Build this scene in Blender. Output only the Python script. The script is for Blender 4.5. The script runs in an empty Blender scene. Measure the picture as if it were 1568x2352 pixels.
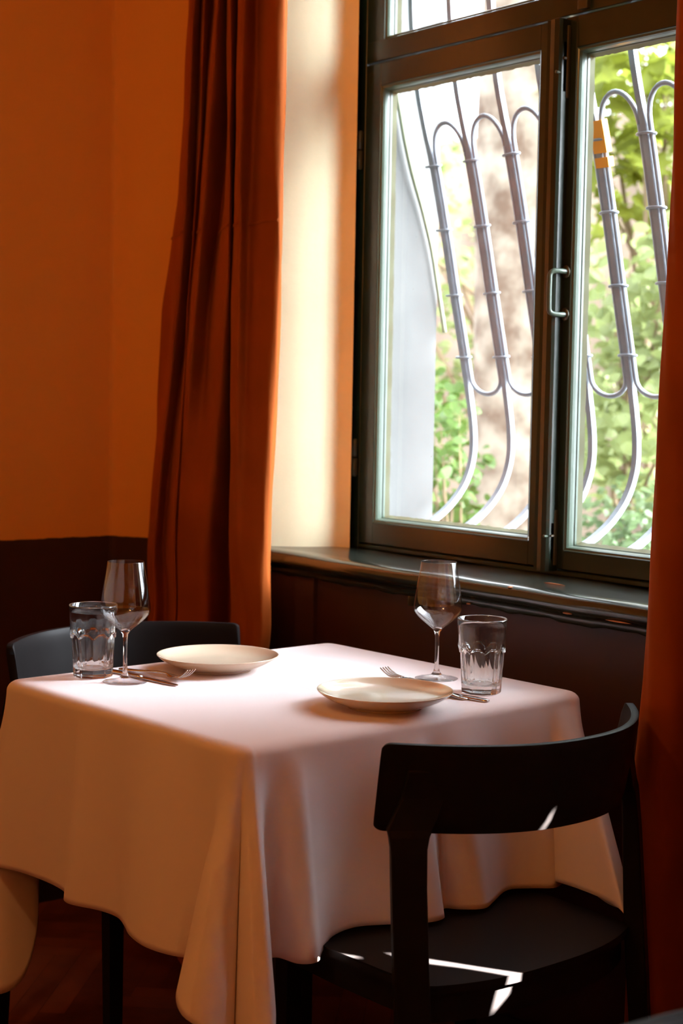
import bpy, bmesh, math, random
from mathutils import Vector, Matrix
R = math.radians
scene = bpy.context.scene
COL = scene.collection

# ---------------------------------------------------------------- camera
K = 0.88                       # survey units -> metres (applied to every root at the end)
FZ = -0.10                     # floor level in survey units
CAM = Vector((0, 0, 1.33))
cam = bpy.data.cameras.new('camera')
co = bpy.data.objects.new('camera', cam); COL.objects.link(co)
scene.camera = co
cam.sensor_fit = 'VERTICAL'; cam.sensor_height = 36.0
cam.lens = 3678.95 / 2352 * 36.0
r_ = Vector((0.61349235, 0.78951021, 0.01734248)); d_ = Vector((0.06924622, -0.03190589, -0.99708925)); f_ = Vector((-0.78665882, 0.61290753, -0.07424461))
co.matrix_world = Matrix((( r_[0], -d_[0], -f_[0], CAM[0]), (r_[1], -d_[1], -f_[1], CAM[1]), (r_[2], -d_[2], -f_[2], CAM[2]), (0, 0, 0, 1)))
cam.dof.use_dof = True
cam.dof.focus_distance = 2.95 * K
cam.dof.aperture_fstop = 5.6
cam.clip_start = 0.05; cam.clip_end = 200

# ---------------------------------------------------------------- sky, sun, window portals, exposure
SKY = 4.0
LOBE = 68.0
SIDE = 38.0
SHAFT = 9.0e6                # watts of the distant beam of sun that reaches window 2
SUNDIR = Vector((0.66, 0.49, 0.57)).normalized()      # towards the sun
BRIGHT = Vector((0.33, 0.79, 0.46)).normalized()      # bright hazy part of the sky
FLANK = Vector((0.80, 0.42, 0.42)).normalized()       # broader glow on the sun's side
w = bpy.data.worlds.new('sky'); scene.world = w; w.use_nodes = True
nt = w.node_tree; nt.nodes.clear()
wo = nt.nodes.new('ShaderNodeOutputWorld'); bg = nt.nodes.new('ShaderNodeBackground')
tc = nt.nodes.new('ShaderNodeTexCoord'); dp = nt.nodes.new('ShaderNodeVectorMath'); dp.operation = 'DOT_PRODUCT'
dp.inputs[1].default_value = BRIGHT
nt.links.new(tc.outputs['Generated'], dp.inputs[0])
mx = nt.nodes.new('ShaderNodeMath'); mx.operation = 'MAXIMUM'; mx.inputs[1].default_value = 0; nt.links.new(dp.outputs['Value'], mx.inputs[0])
pw = nt.nodes.new('ShaderNodeMath'); pw.operation = 'POWER'; pw.inputs[1].default_value = 42; nt.links.new(mx.outputs[0], pw.inputs[0])
ma = nt.nodes.new('ShaderNodeMath'); ma.operation = 'MULTIPLY_ADD'; ma.inputs[1].default_value = LOBE; ma.inputs[2].default_value = SKY
nt.links.new(pw.outputs[0], ma.inputs[0])
d2 = nt.nodes.new('ShaderNodeVectorMath'); d2.operation = 'DOT_PRODUCT'; d2.inputs[1].default_value = FLANK; nt.links.new(tc.outputs['Generated'], d2.inputs[0])
m2 = nt.nodes.new('ShaderNodeMath'); m2.operation = 'MAXIMUM'; m2.inputs[1].default_value = 0; nt.links.new(d2.outputs['Value'], m2.inputs[0])
p2 = nt.nodes.new('ShaderNodeMath'); p2.operation = 'POWER'; p2.inputs[1].default_value = 8; nt.links.new(m2.outputs[0], p2.inputs[0])
a2 = nt.nodes.new('ShaderNodeMath'); a2.operation = 'MULTIPLY_ADD'; a2.inputs[1].default_value = SIDE; nt.links.new(p2.outputs[0], a2.inputs[0]); nt.links.new(ma.outputs[0], a2.inputs[2])
bg.inputs['Color'].default_value = (0.85, 0.91, 1.0, 1)
nt.links.new(a2.outputs[0], bg.inputs['Strength']); nt.links.new(bg.outputs[0], wo.inputs[0])

sun = bpy.data.lights.new('sun', 'SPOT'); sun.energy = SHAFT; sun.spot_size = R(1.7); sun.spot_blend = 0.1; sun.shadow_soft_size = 0.12; sun.color = (1.0, 0.96, 0.90)
so = bpy.data.objects.new('sun', sun); COL.objects.link(so); so.rotation_euler = SUNDIR.to_track_quat('Z', 'Y').to_euler(); so.location = Vector((-1.13, 2.30, 1.12)) + SUNDIR * 30

def portal(x, y, z, sx, sz):
    l = bpy.data.lights.new('window_portal', 'AREA'); l.shape = 'RECTANGLE'; l.size = sx * K; l.size_y = sz * K; l.energy = 1
    l.cycles.is_portal = True
    o = bpy.data.objects.new('window_portal', l); COL.objects.link(o); o.location = (x, y, z); o.rotation_euler = (R(-90), 0, 0)
portal(-2.60, 2.70, 1.86, 1.45, 1.84)
portal(-0.45, 2.70, 1.86, 1.6, 1.84)

scene.view_settings.view_transform = 'Standard'
scene.view_settings.look = 'None'
scene.view_settings.gamma = 1.0
scene.view_settings.exposure = 0.55
try: scene.view_settings.use_curve_mapping = False
except Exception: pass
cy = scene.cycles
cy.max_bounces = 14; cy.diffuse_bounces = 6; cy.glossy_bounces = 6; cy.transmission_bounces = 12; cy.transparent_max_bounces = 24
cy.use_denoising = True
cy.sample_clamp_indirect = 6.0
cy.caustics_refractive = True; cy.caustics_reflective = True; cy.blur_glossy = 0.2

# ---------------------------------------------------------------- materials
def mat(name, col, rough=0.5, metal=0.0, spec=0.5, coat=0.0, noise=0.0, nscale=8.0, bump=0.0, bscale=200.0, sheen=0.0, sheen_tint=None, col2=None, trans=0.0):
    m = bpy.data.materials.new(name); m.use_nodes = True; n = m.node_tree; b = n.nodes['Principled BSDF']
    b.inputs['Base Color'].default_value = (*col, 1); b.inputs['Roughness'].default_value = rough; b.inputs['Metallic'].default_value = metal
    b.inputs['Specular IOR Level'].default_value = spec; b.inputs['Coat Weight'].default_value = coat; b.inputs['Coat Roughness'].default_value = 0.15
    if sheen:
        b.inputs['Sheen Weight'].default_value = sheen; b.inputs['Sheen Roughness'].default_value = 0.4
        b.inputs['Sheen Tint'].default_value = (*(sheen_tint or col), 1)
    t = n.nodes.new('ShaderNodeTexCoord')
    if noise or col2:
        x = n.nodes.new('ShaderNodeTexNoise'); x.inputs['Scale'].default_value = nscale; x.inputs['Detail'].default_value = 6
        n.links.new(t.outputs['Object'], x.inputs['Vector'])
        c2 = col2 or tuple(c * (1 - noise) for c in col); c1 = col if col2 else tuple(min(1, c * (1 + noise)) for c in col)
        r = n.nodes.new('ShaderNodeValToRGB'); r.color_ramp.elements[0].position = 0.35; r.color_ramp.elements[1].position = 0.65
        r.color_ramp.elements[0].color = (*c2, 1); r.color_ramp.elements[1].color = (*c1, 1)
        n.links.new(x.outputs['Fac'], r.inputs['Fac']); n.links.new(r.outputs['Color'], b.inputs['Base Color'])
    if bump:
        x = n.nodes.new('ShaderNodeTexNoise'); x.inputs['Scale'].default_value = bscale; x.inputs['Detail'].default_value = 4
        n.links.new(t.outputs['Object'], x.inputs['Vector'])
        bp = n.nodes.new('ShaderNodeBump'); bp.inputs['Strength'].default_value = bump; bp.inputs['Distance'].default_value = 0.002
        n.links.new(x.outputs['Fac'], bp.inputs['Height']); n.links.new(bp.outputs['Normal'], b.inputs['Normal'])
    if trans:
        tr = n.nodes.new('ShaderNodeBsdfTranslucent'); tr.inputs['Color'].default_value = (*col, 1)
        ms = n.nodes.new('ShaderNodeMixShader'); ms.inputs[0].default_value = trans
        out = n.nodes['Material Output']; n.links.new(b.outputs[0], ms.inputs[1]); n.links.new(tr.outputs[0], ms.inputs[2]); n.links.new(ms.outputs[0], out.inputs[0])
    return m

def schlick(n, f0=0.04):
    g = n.nodes.new('ShaderNodeNewGeometry'); d = n.nodes.new('ShaderNodeVectorMath'); d.operation = 'DOT_PRODUCT'
    n.links.new(g.outputs['Normal'], d.inputs[0]); n.links.new(g.outputs['Incoming'], d.inputs[1])
    a = n.nodes.new('ShaderNodeMath'); a.operation = 'ABSOLUTE'; n.links.new(d.outputs['Value'], a.inputs[0])
    b = n.nodes.new('ShaderNodeMath'); b.operation = 'SUBTRACT'; b.inputs[0].default_value = 1.0; n.links.new(a.outputs[0], b.inputs[1])
    c = n.nodes.new('ShaderNodeMath'); c.operation = 'POWER'; c.inputs[1].default_value = 5.0; n.links.new(b.outputs[0], c.inputs[0])
    e = n.nodes.new('ShaderNodeMath'); e.operation = 'MULTIPLY_ADD'; e.inputs[1].default_value = 1 - f0; e.inputs[2].default_value = f0; n.links.new(c.outputs[0], e.inputs[0])
    return e

def wall_paint(name, upper, lower, z0):
    m = bpy.data.materials.new(name); m.use_nodes = True; n = m.node_tree; b = n.nodes['Principled BSDF']
    b.inputs['Roughness'].default_value = 0.75
    t = n.nodes.new('ShaderNodeTexCoord'); s = n.nodes.new('ShaderNodeSeparateXYZ'); n.links.new(t.outputs['Object'], s.inputs[0])
    no = n.nodes.new('ShaderNodeTexNoise'); no.inputs['Scale'].default_value = 30; n.links.new(t.outputs['Object'], no.inputs['Vector'])
    a = n.nodes.new('ShaderNodeMath'); a.operation = 'MULTIPLY_ADD'; a.inputs[1].default_value = 0.006; n.links.new(no.outputs['Fac'], a.inputs[0]); n.links.new(s.outputs['Z'], a.inputs[2])
    g = n.nodes.new('ShaderNodeMapRange'); g.inputs['From Min'].default_value = z0 + 0.001; g.inputs['From Max'].default_value = z0 + 0.004; n.links.new(a.outputs[0], g.inputs['Value'])
    n2 = n.nodes.new('ShaderNodeTexNoise'); n2.inputs['Scale'].default_value = 2.2; n2.inputs['Detail'].default_value = 5; n.links.new(t.outputs['Object'], n2.inputs['Vector'])
    r = n.nodes.new('ShaderNodeValToRGB'); r.color_ramp.elements[0].color = (*[c * 0.9 for c in upper], 1); r.color_ramp.elements[1].color = (*upper, 1); n.links.new(n2.outputs['Fac'], r.inputs['Fac'])
    mc = n.nodes.new('ShaderNodeMix'); mc.data_type = 'RGBA'; n.links.new(g.outputs[0], mc.inputs[0]); mc.inputs[6].default_value = (*lower, 1); n.links.new(r.outputs['Color'], mc.inputs[7])
    n.links.new(mc.outputs[2], b.inputs['Base Color'])
    n3 = n.nodes.new('ShaderNodeTexNoise'); n3.inputs['Scale'].default_value = 60; n3.inputs['Detail'].default_value = 4; n.links.new(t.outputs['Object'], n3.inputs['Vector'])
    bp = n.nodes.new('ShaderNodeBump'); bp.inputs['Strength'].default_value = 0.15; bp.inputs['Distance'].default_value = 0.003; n.links.new(n3.outputs['Fac'], bp.inputs['Height']); n.links.new(bp.outputs[0], b.inputs['Normal'])
    return m

def pane_glass(name):
    m = bpy.data.materials.new(name); m.use_nodes = True; n = m.node_tree; n.nodes.clear()
    o = n.nodes.new('ShaderNodeOutputMaterial'); t = n.nodes.new('ShaderNodeBsdfTransparent'); g = n.nodes.new('ShaderNodeBsdfGlossy')
    g.inputs['Roughness'].default_value = 0.01; t.inputs['Color'].default_value = (0.97, 0.985, 0.975, 1)
    fr = schlick(n)
    ms = n.nodes.new('ShaderNodeMixShader'); n.links.new(fr.outputs[0], ms.inputs[0]); n.links.new(t.outputs[0], ms.inputs[1]); n.links.new(g.outputs[0], ms.inputs[2])
    # fine dust specks on the pane
    df = n.nodes.new('ShaderNodeBsdfDiffuse'); df.inputs['Color'].default_value = (0.7, 0.7, 0.66, 1)
    tc = n.nodes.new('ShaderNodeTexCoord'); v = n.nodes.new('ShaderNodeTexNoise'); v.inputs['Scale'].default_value = 130; v.inputs['Detail'].default_value = 2; n.links.new(tc.outputs['Object'], v.inputs['Vector'])
    mr = n.nodes.new('ShaderNodeMapRange'); mr.inputs['From Min'].default_value = 0.74; mr.inputs['From Max'].default_value = 0.80; mr.inputs['To Max'].default_value = 0.5; n.links.new(v.outputs['Fac'], mr.inputs['Value'])
    m2 = n.nodes.new('ShaderNodeMixShader'); n.links.new(mr.outputs[0], m2.inputs[0]); n.links.new(ms.outputs[0], m2.inputs[1]); n.links.new(df.outputs[0], m2.inputs[2])
    n.links.new(m2.outputs[0], o.inputs[0]); return m

def thin_glass(name):
    m = bpy.data.materials.new(name); m.use_nodes = True; n = m.node_tree; n.nodes.clear()
    o = n.nodes.new('ShaderNodeOutputMaterial'); t = n.nodes.new('ShaderNodeBsdfTransparent'); g = n.nodes.new('ShaderNodeBsdfGlossy'); g.inputs['Roughness'].default_value = 0.0
    t.inputs['Color'].default_value = (0.99, 0.99, 0.99, 1)
    fr = schlick(n, 0.075); ms = n.nodes.new('ShaderNodeMixShader')
    n.links.new(fr.outputs[0], ms.inputs[0]); n.links.new(t.outputs[0], ms.inputs[1]); n.links.new(g.outputs[0], ms.inputs[2]); n.links.new(ms.outputs[0], o.inputs[0]); return m

def clear_glass(name, keep=0.6):
    m = bpy.data.materials.new(name); m.use_nodes = True; n = m.node_tree; n.nodes.clear()
    o = n.nodes.new('ShaderNodeOutputMaterial'); g = n.nodes.new('ShaderNodeBsdfGlass'); g.inputs['IOR'].default_value = 1.5; g.inputs['Roughness'].default_value = 0.0
    g.inputs['Color'].default_value = (0.985, 0.99, 0.985, 1); t = n.nodes.new('ShaderNodeBsdfTransparent'); ms = n.nodes.new('ShaderNodeMixShader'); ms.inputs[0].default_value = keep
    n.links.new(t.outputs[0], ms.inputs[1]); n.links.new(g.outputs[0], ms.inputs[2]); n.links.new(ms.outputs[0], o.inputs[0]); return m

ORANGE = (0.90, 0.41, 0.07); BROWN = (0.040, 0.009, 0.006)
M = dict(
    wall=wall_paint('ochre_wall_paint', ORANGE, BROWN, 0.917),
    niche=mat('brown_apron_paint', BROWN, 0.6, noise=0.1),
    reveal=mat('cream_reveal_paint', (0.93, 0.88, 0.58), 0.7, noise=0.06, nscale=3, bump=0.2, bscale=50),
    ceiling=mat('ceiling_paint', (0.75, 0.50, 0.25), 0.8),
    black_base=mat('black_baseboard_paint', (0.012, 0.008, 0.008), 0.5),
    olive=mat('olive_window_paint', (0.014, 0.026, 0.016), 0.32, coat=0.3, noise=0.12, nscale=5, bump=0.25, bscale=25),
    bead=mat('green_bead_paint', (0.08, 0.12, 0.085), 0.32, coat=0.25, bump=0.2, bscale=40),
    putty=mat('pale_putty', (0.30, 0.33, 0.21), 0.6),
    sill=mat('dark_sill_paint', (0.018, 0.022, 0.016), 0.22, coat=0.5, noise=0.2, nscale=9, bump=0.15, bscale=18),
    bare=mat('bare_wood_chip', (0.45, 0.20, 0.08), 0.7),
    hinge=mat('painted_hinge_iron', (0.07, 0.06, 0.03), 0.35, coat=0.3),
    cloth=mat('pink_linen', (0.78, 0.70, 0.705), 0.85, spec=0.2, bump=0.12, bscale=900, sheen=0.15, sheen_tint=(1, .9, .85)),
    curtain=mat('rust_velvet', (0.31, 0.066, 0.007), 0.8, spec=0.12, noise=0.12, nscale=5, sheen=0.35, sheen_tint=(1.0, 0.30, 0.05), trans=0.05),
    table_top=mat('table_wood', (0.20, 0.10, 0.05), 0.5, noise=0.2),
    black=mat('black_chair_lacquer', (0.009, 0.0075, 0.0075), 0.42, spec=0.06),
    black_metal=mat('black_metal', (0.008, 0.008, 0.008), 0.4),
    plate=mat('cream_glazed_stoneware', (0.74, 0.62, 0.46), 0.08, coat=0.8),
    steel=mat('cutlery_steel', (0.62, 0.60, 0.58), 0.13, metal=1.0),
    glass=clear_glass('crystal_stem', 0.9), thick_glass=clear_glass('pressed_glass', 0.97), thin_glass=thin_glass('thin_crystal'),
    pane=pane_glass('window_glass'),
    iron=mat('pale_grey_iron_paint', (0.31, 0.345, 0.39), 0.45, noise=0.12, nscale=14, bump=0.4, bscale=60),
    tape=mat('orange_tape', (0.95, 0.38, 0.04), 0.5),
    render=mat('white_exterior_render', (0.112, 0.112, 0.106), 0.9, noise=0.08, nscale=4, bump=0.4, bscale=12),
    courtyard=mat('pale_courtyard_render', (0.36, 0.265, 0.20), 0.9, noise=0.3, nscale=1.4),
    ground=mat('sandy_ground', (0.16, 0.13, 0.10), 0.95, noise=0.35, nscale=3),
    bark=mat('mottled_plane_bark', (0.34, 0.285, 0.22), 0.9, col2=(0.11, 0.07, 0.045), nscale=5.5, bump=0.6, bscale=10),
    twig=mat('twig_bark', (0.20, 0.14, 0.08), 0.9),
    leaf_a=mat('yellow_green_leaf', (0.24, 0.28, 0.035), 0.55, noise=0.3, nscale=3, trans=0.5),
    leaf_b=mat('mid_green_leaf', (0.09, 0.16, 0.03), 0.5, noise=0.3, nscale=3, trans=0.4),
    leaf_c=mat('pale_green_leaf', (0.25, 0.30, 0.11), 0.5, noise=0.3, nscale=3, trans=0.4),
    leaf_d=mat('deep_green_leaf', (0.10, 0.15, 0.055), 0.5, noise=0.3, nscale=3, trans=0.35),
)

def floor_wood():
    m = bpy.data.materials.new('dark_parquet'); m.use_nodes = True; n = m.node_tree; b = n.nodes['Principled BSDF']
    a = n.nodes.new('ShaderNodeAttribute'); a.attribute_name = 'plank'; b.inputs['Roughness'].default_value = 0.42
    t = n.nodes.new('ShaderNodeTexCoord'); no = n.nodes.new('ShaderNodeTexNoise'); no.inputs['Scale'].default_value = 14; no.inputs['Detail'].default_value = 8
    n.links.new(t.outputs['Object'], no.inputs['Vector'])
    ad = n.nodes.new('ShaderNodeMath'); ad.operation = 'MULTIPLY_ADD'; ad.inputs[1].default_value = 0.6; n.links.new(a.outputs['Fac'], ad.inputs[0]); n.links.new(no.outputs['Fac'], ad.inputs[2])
    r = n.nodes.new('ShaderNodeValToRGB'); r.color_ramp.elements[0].position = 0.3; r.color_ramp.elements[0].color = (0.070, 0.016, 0.008, 1); r.color_ramp.elements[1].position = 1.1; r.color_ramp.elements[1].color = (0.19, 0.05, 0.022, 1)
    n.links.new(ad.outputs[0], r.inputs['Fac']); n.links.new(r.outputs['Color'], b.inputs['Base Color']); return m

# ---------------------------------------------------------------- helpers
def tag(o, label=None, cat=None, group=None, kind=None):
    if label: o['label'] = label
    if cat: o['category'] = cat
    if group: o['group'] = group
    if kind: o['kind'] = kind
    return o

def empty(name, loc, rz=0.0):
    o = bpy.data.objects.new(name, None); COL.objects.link(o); o.location = loc; o.rotation_euler = (0, 0, rz); o.empty_display_size = 0.1
    return o

def link(name, bm, m, parent=None, loc=(0, 0, 0), smooth=True, rz=0.0):
    bmesh.ops.recalc_face_normals(bm, faces=bm.faces)
    me = bpy.data.meshes.new(name); bm.to_mesh(me); bm.free(); me.materials.append(m)
    for p in me.polygons: p.use_smooth = smooth
    o = bpy.data.objects.new(name, me); COL.objects.link(o); o.location = loc; o.rotation_euler = (0, 0, rz)
    if parent: o.parent = parent
    return o

def add_box(bm, x0, x1, y0, y1, z0, z1, bev=0.0, seg=2, mtx=None):
    b = bmesh.new(); bmesh.ops.create_cube(b, size=1.0)
    for v in b.verts: v.co = Vector(((x0 + x1) / 2 + v.co.x * (x1 - x0), (y0 + y1) / 2 + v.co.y * (y1 - y0), (z0 + z1) / 2 + v.co.z * (z1 - z0)))
    if bev: bmesh.ops.bevel(b, geom=list(b.edges), offset=bev, segments=seg, affect='EDGES', profile=0.5)
    merge(bm, b, mtx)

def merge(bm, b, mtx=None):
    mp = {}
    for v in b.verts: mp[v] = bm.verts.new(mtx @ v.co if mtx else v.co)
    for f in b.faces:
        try: bm.faces.new([mp[v] for v in f.verts])
        except ValueError: pass
    b.free()

def add_tube(bm, pts, r, n=10, caps=True, flat=1.0):
    pts = [Vector(p) for p in pts]; rings = []
    up = Vector((0, 0, 1)); prev = None
    for i, p in enumerate(pts):
        t = (pts[min(i + 1, len(pts) - 1)] - pts[max(i - 1, 0)]).normalized()
        if prev is None:
            a = up if abs(t.dot(up)) < 0.9 else Vector((1, 0, 0)); s = t.cross(a).normalized()
        else: s = (prev - t * prev.dot(t)).normalized()
        prev = s; q = t.cross(s)
        rr = r[i] if isinstance(r, (list, tuple)) else r
        rings.append([bm.verts.new(p + (s * math.cos(2 * math.pi * k / n) + q * math.sin(2 * math.pi * k / n) * flat) * rr) for k in range(n)])
    for a, b in zip(rings, rings[1:]):
        for k in range(n): bm.faces.new((a[k], a[(k + 1) % n], b[(k + 1) % n], b[k]))
    if caps: bm.faces.new(rings[0][::-1]); bm.faces.new(rings[-1])

def sweep_rect(bm, pts, wid, thk, side=Vector((1, 0, 0))):
    """flat bar along pts; side = direction of its width"""
    rings = []
    for i, p in enumerate(pts):
        t = (Vector(pts[min(i + 1, len(pts) - 1)]) - Vector(pts[max(i - 1, 0)])).normalized()
        nrm = t.cross(side).normalized(); p = Vector(p); rings.append([bm.verts.new(p + side * a * wid / 2 + nrm * b * thk / 2) for a, b in ((-1, -1), (1, -1), (1, 1), (-1, 1))])
    for a, b in zip(rings, rings[1:]):
        for k in range(4): bm.faces.new((a[k], a[(k + 1) % 4], b[(k + 1) % 4], b[k]))
    bm.faces.new(rings[0][::-1]); bm.faces.new(rings[-1])

def add_lathe(bm, prof, n=64, close=True, fn=None):
    """prof: list (r, z); r == 0 makes a pole; fn(r, z, ang) -> (r, z)"""
    rings = []
    for r, z in prof:
        if r < 1e-6: rings.append([bm.verts.new((0, 0, z))])
        else:
            ring = []
            for k in range(n):
                a = 2 * math.pi * k / n; rr, zz = fn(r, z, a) if fn else (r, z); ring.append(bm.verts.new((rr * math.cos(a), rr * math.sin(a), zz)))
            rings.append(ring)
    for a, b in zip(rings, rings[1:]):
        for k in range(n):
            k2 = (k + 1) % n
            if len(a) == 1 and len(b) == 1: continue
            if len(a) == 1: bm.faces.new((a[0], b[k], b[k2]))
            elif len(b) == 1: bm.faces.new((a[k], a[k2], b[0]))
            else: bm.faces.new((a[k], a[k2], b[k2], b[k]))

def extrude_profile(bm, prof, x0, x1, nseg=1, closed=True):
    """profile in (y, z), swept along x"""
    rings = [[bm.verts.new((x0 + (x1 - x0) * i / nseg, y, z)) for y, z in prof] for i in range(nseg + 1)]
    m = len(prof)
    for a, b in zip(rings, rings[1:]):
        for k in range(m if closed else m - 1): bm.faces.new((a[k], a[(k + 1) % m], b[(k + 1) % m], b[k]))
    if closed: bm.faces.new(rings[0][::-1]); bm.faces.new(rings[-1])

def cr(p0, p1, p2, p3, t):
    return tuple(0.5 * ((2 * b) + (-a + c) * t + (2 * a - 5 * b + 4 * c - d) * t * t + (-a + 3 * b - 3 * c + d) * t ** 3) for a, b, c, d in zip(p0, p1, p2, p3))

def spline(pts, n, closed=False):
    out = []; m = len(pts)
    for i in range(m if closed else m - 1):
        g = (lambda j: pts[j % m]) if closed else (lambda j: pts[max(0, min(m - 1, j))])
        for k in range(n): out.append(cr(g(i - 1), g(i), g(i + 1), g(i + 2), k / n))
    if not closed: out.append(tuple(pts[-1]))
    return out

def grid_mesh(bm, rows, closed=False):
    vs = [[bm.verts.new(p) for p in r] for r in rows]; m = len(rows[0])
    for a, b in zip(vs, vs[1:]):
        for k in range(m if closed else m - 1): bm.faces.new((a[k], a[(k + 1) % m], b[(k + 1) % m], b[k]))
    return vs

def wall_strip(bm, plan, z0, z1, thick=0.0):
    rows = [[(x, y, z0) for x, y in plan], [(x, y, z1) for x, y in plan]]
    grid_mesh(bm, rows)

def copy_thing(root):
    r = root.copy(); COL.objects.link(r)
    for ch in list(root.children):
        c = ch.copy(); COL.objects.link(c); c.parent = r; c.matrix_parent_inverse = ch.matrix_parent_inverse.copy()
        for g in list(ch.children):
            d = g.copy(); COL.objects.link(d); d.parent = c; d.matrix_parent_inverse = g.matrix_parent_inverse.copy()
    return r

def S(o): return tag(o, kind='structure')

# ================================================================ ROOM SHELL
XL, YB, XR, CZ = -3.957, -2.2, 1.6, 3.35
YW = 2.42                     # inner face of the window wall

# floor: herringbone planks
def build_floor():
    bm = bmesh.new(); lay = bm.faces.layers.float.new('plank_f'); rnd = random.Random(3)
    W_, L_ = 0.062, 0.434     # 7:1
    gap = 0.0007; rot = Matrix.Rotation(R(47), 3, 'Z'); n7 = 7; faces = []
    for i in range(-75, 76):
        for j in range(-9, 10):
            for kind in (0, 1):
                ox = i * W_ + j * (L_ + W_); oy = i * W_ + j * (W_ - L_)
                if kind == 0: x0, y0, x1, y1 = ox, oy, ox + L_, oy + W_
                else: x0, y0, x1, y1 = ox + L_, oy + W_ - L_, ox + L_ + W_, oy + W_
                c = rot @ Vector(((x0 + x1) / 2, (y0 + y1) / 2, 0)) + Vector((-3.2, 1.8, 0))
                if not (XL - .2 < c.x < XR + .2 and YB - .2 < c.y < YW + .3): continue
                z = FZ + rnd.uniform(-.0003, 0.0)
                q = [bm.verts.new((rot @ Vector((a, b, 0))) + Vector((-3.2, 1.8, z))) for a, b in ((x0 + gap, y0 + gap), (x1 - gap, y0 + gap), (x1 - gap, y1 - gap), (x0 + gap, y1 - gap))]
                f = bm.faces.new(q); faces.append(rnd.random())
    n = len(faces)
    u = [bm.verts.new((x, y, FZ - 0.003)) for x, y in ((XL - .3, YB - .3), (XR + .3, YB - .3), (XR + .3, YW + .5), (XL - .3, YW + .5))]
    bm.faces.new(u); faces.append(-0.9)
    me = bpy.data.meshes.new('floor'); bm.to_mesh(me); bm.free(); me.materials.append(floor_wood())
    at = me.attributes.new('plank', 'FLOAT', 'FACE'); at.data.foreach_set('value', faces)
    o = bpy.data.objects.new('floor', me); COL.objects.link(o); S(o)
build_floor()

bm = bmesh.new(); add_box(bm, XL - .2, XR + .2, YB - .2, YW + .4, CZ, CZ + .1); S(link('ceiling', bm, M['ceiling'], smooth=False))
bm = bmesh.new(); add_box(bm, XL - .12, XL, YB - .1, 2.263 + .12, FZ - .05, CZ + .02); S(link('wall_left', bm, M['wall'], smooth=False))
bm = bmesh.new(); add_box(bm, XL - .12, XR + .12, YB - .12, YB, FZ - .05, CZ + .02); S(link('wall_back', bm, M['wall'], smooth=False))
bm = bmesh.new(); add_box(bm, XR, XR + .12, YB - .1, YW + .1, FZ - .05, CZ + .02); S(link('wall_right', bm, M['wall'], smooth=False))

# window wall: rounded corner, then openings for two windows
OPX0, OPX1 = -3.47, -1.74      # window 1 opening in the wall plane
O2X0, O2X1 = -1.22, 0.40       # window 2 opening
SZ, OT = 0.90, 2.86            # opening bottom / top
plan = spline([(XL, 2.20), (XL, 2.250), (-3.945, 2.266), (-3.90, 2.285), (-3.74, 2.362), (-3.62, 2.408), (-3.55, YW), (OPX0, YW)], 6)
bm = bmesh.new(); wall_strip(bm, plan, FZ, CZ)
for a, b, z0, z1 in ((OPX0, OPX1, OT, CZ), (OPX0, -3.215, FZ, SZ), (OPX1, O2X0, FZ, CZ), (O2X0, O2X1, FZ, SZ), (O2X0, O2X1, OT, CZ), (O2X1, XR, FZ, CZ)):
    wall_strip(bm, [(a, YW), (b, YW)], z0, z1)
S(link('wall_window', bm, M['wall']))
# apron below window 1, set back a finger's width from the pier on its left
bm = bmesh.new(); wall_strip(bm, [(-3.215, YW), (-3.215, YW + .012), (OPX1, YW + .012), (OPX1, YW)], FZ, SZ)
S(link('wall_apron', bm, M['niche'], smooth=False))
# reveals
def reveal(name, plan, z0=SZ, z1=OT + .01):
    bm = bmesh.new(); wall_strip(bm, spline(plan, 8), z0, z1); S(link(name, bm, M['reveal']))
reveal('wall_reveal_left', [(OPX0, YW), (-3.435, 2.455), (-3.40, 2.495), (-3.375, 2.535), (-3.362, 2.566), (-3.350, 2.584), (-3.332, 2.594), (-3.30, 2.60)])
reveal('wall_reveal_right', [(OPX1, YW), (-1.775, 2.46), (-1.81, 2.50), (-1.835, 2.54), (-1.85, 2.575), (-1.865, 2.592), (-1.89, 2.60)])
reveal('wall_reveal_side', [(O2X0, YW), (O2X0 + .05, 2.56), (O2X0 + .06, 2.70)])
reveal('wall_reveal_end', [(O2X1, YW), (O2X1 - .05, 2.56), (O2X1 - .06, 2.70)])
bm = bmesh.new(); add_box(bm, OPX0, OPX1, YW, 2.95, OT, OT + .1); add_box(bm, O2X0, O2X1, YW, 2.95, OT, OT + .1); S(link('wall_lintel', bm, M['reveal'], smooth=False))
# exterior masonry with deep white reveals
bm = bmesh.new()
EXL, EXR = -3.333, -1.877; YE = 2.915
for x0, x1 in ((-6.5, EXL), (EXR, -1.16), (0.34, 3.0)): add_box(bm, x0, x1, 2.665 if x0 > -6 else 2.665, YE, -1.2, 4.2)
add_box(bm, EXL, EXR, 2.665, YE, OT - .06, 4.2); add_box(bm, -1.16, 0.34, 2.665, YE, OT - .06, 4.2)
add_box(bm, EXL, EXR, 2.665, YE + .03, -1.2, 0.955); add_box(bm, -1.16, 0.34, 2.665, YE + .03, -1.2, 0.955)
S(link('wall_outside', bm, M['render'], smooth=False))
bm = bmesh.new(); add_box(bm, XL - .6, OPX0 - .005, YW + .012, 2.665, FZ - .1, CZ); add_box(bm, OPX1 + .005, O2X0 - .005, YW + .012, 2.665, FZ - .1, CZ); add_box(bm, O2X1 + .005, XR + .3, YW + .012, 2.665, FZ - .1, CZ)
add_box(bm, OPX0, OPX1, YW + .02, 2.665, FZ - .1, SZ - .01); add_box(bm, O2X0, O2X1, YW + .02, 2.665, FZ - .1, SZ - .01)
add_box(bm, OPX0, OPX1, YW + .02, 2.665, OT + .02, CZ); add_box(bm, O2X0, O2X1, YW + .02, 2.665, OT + .02, CZ)
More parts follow.
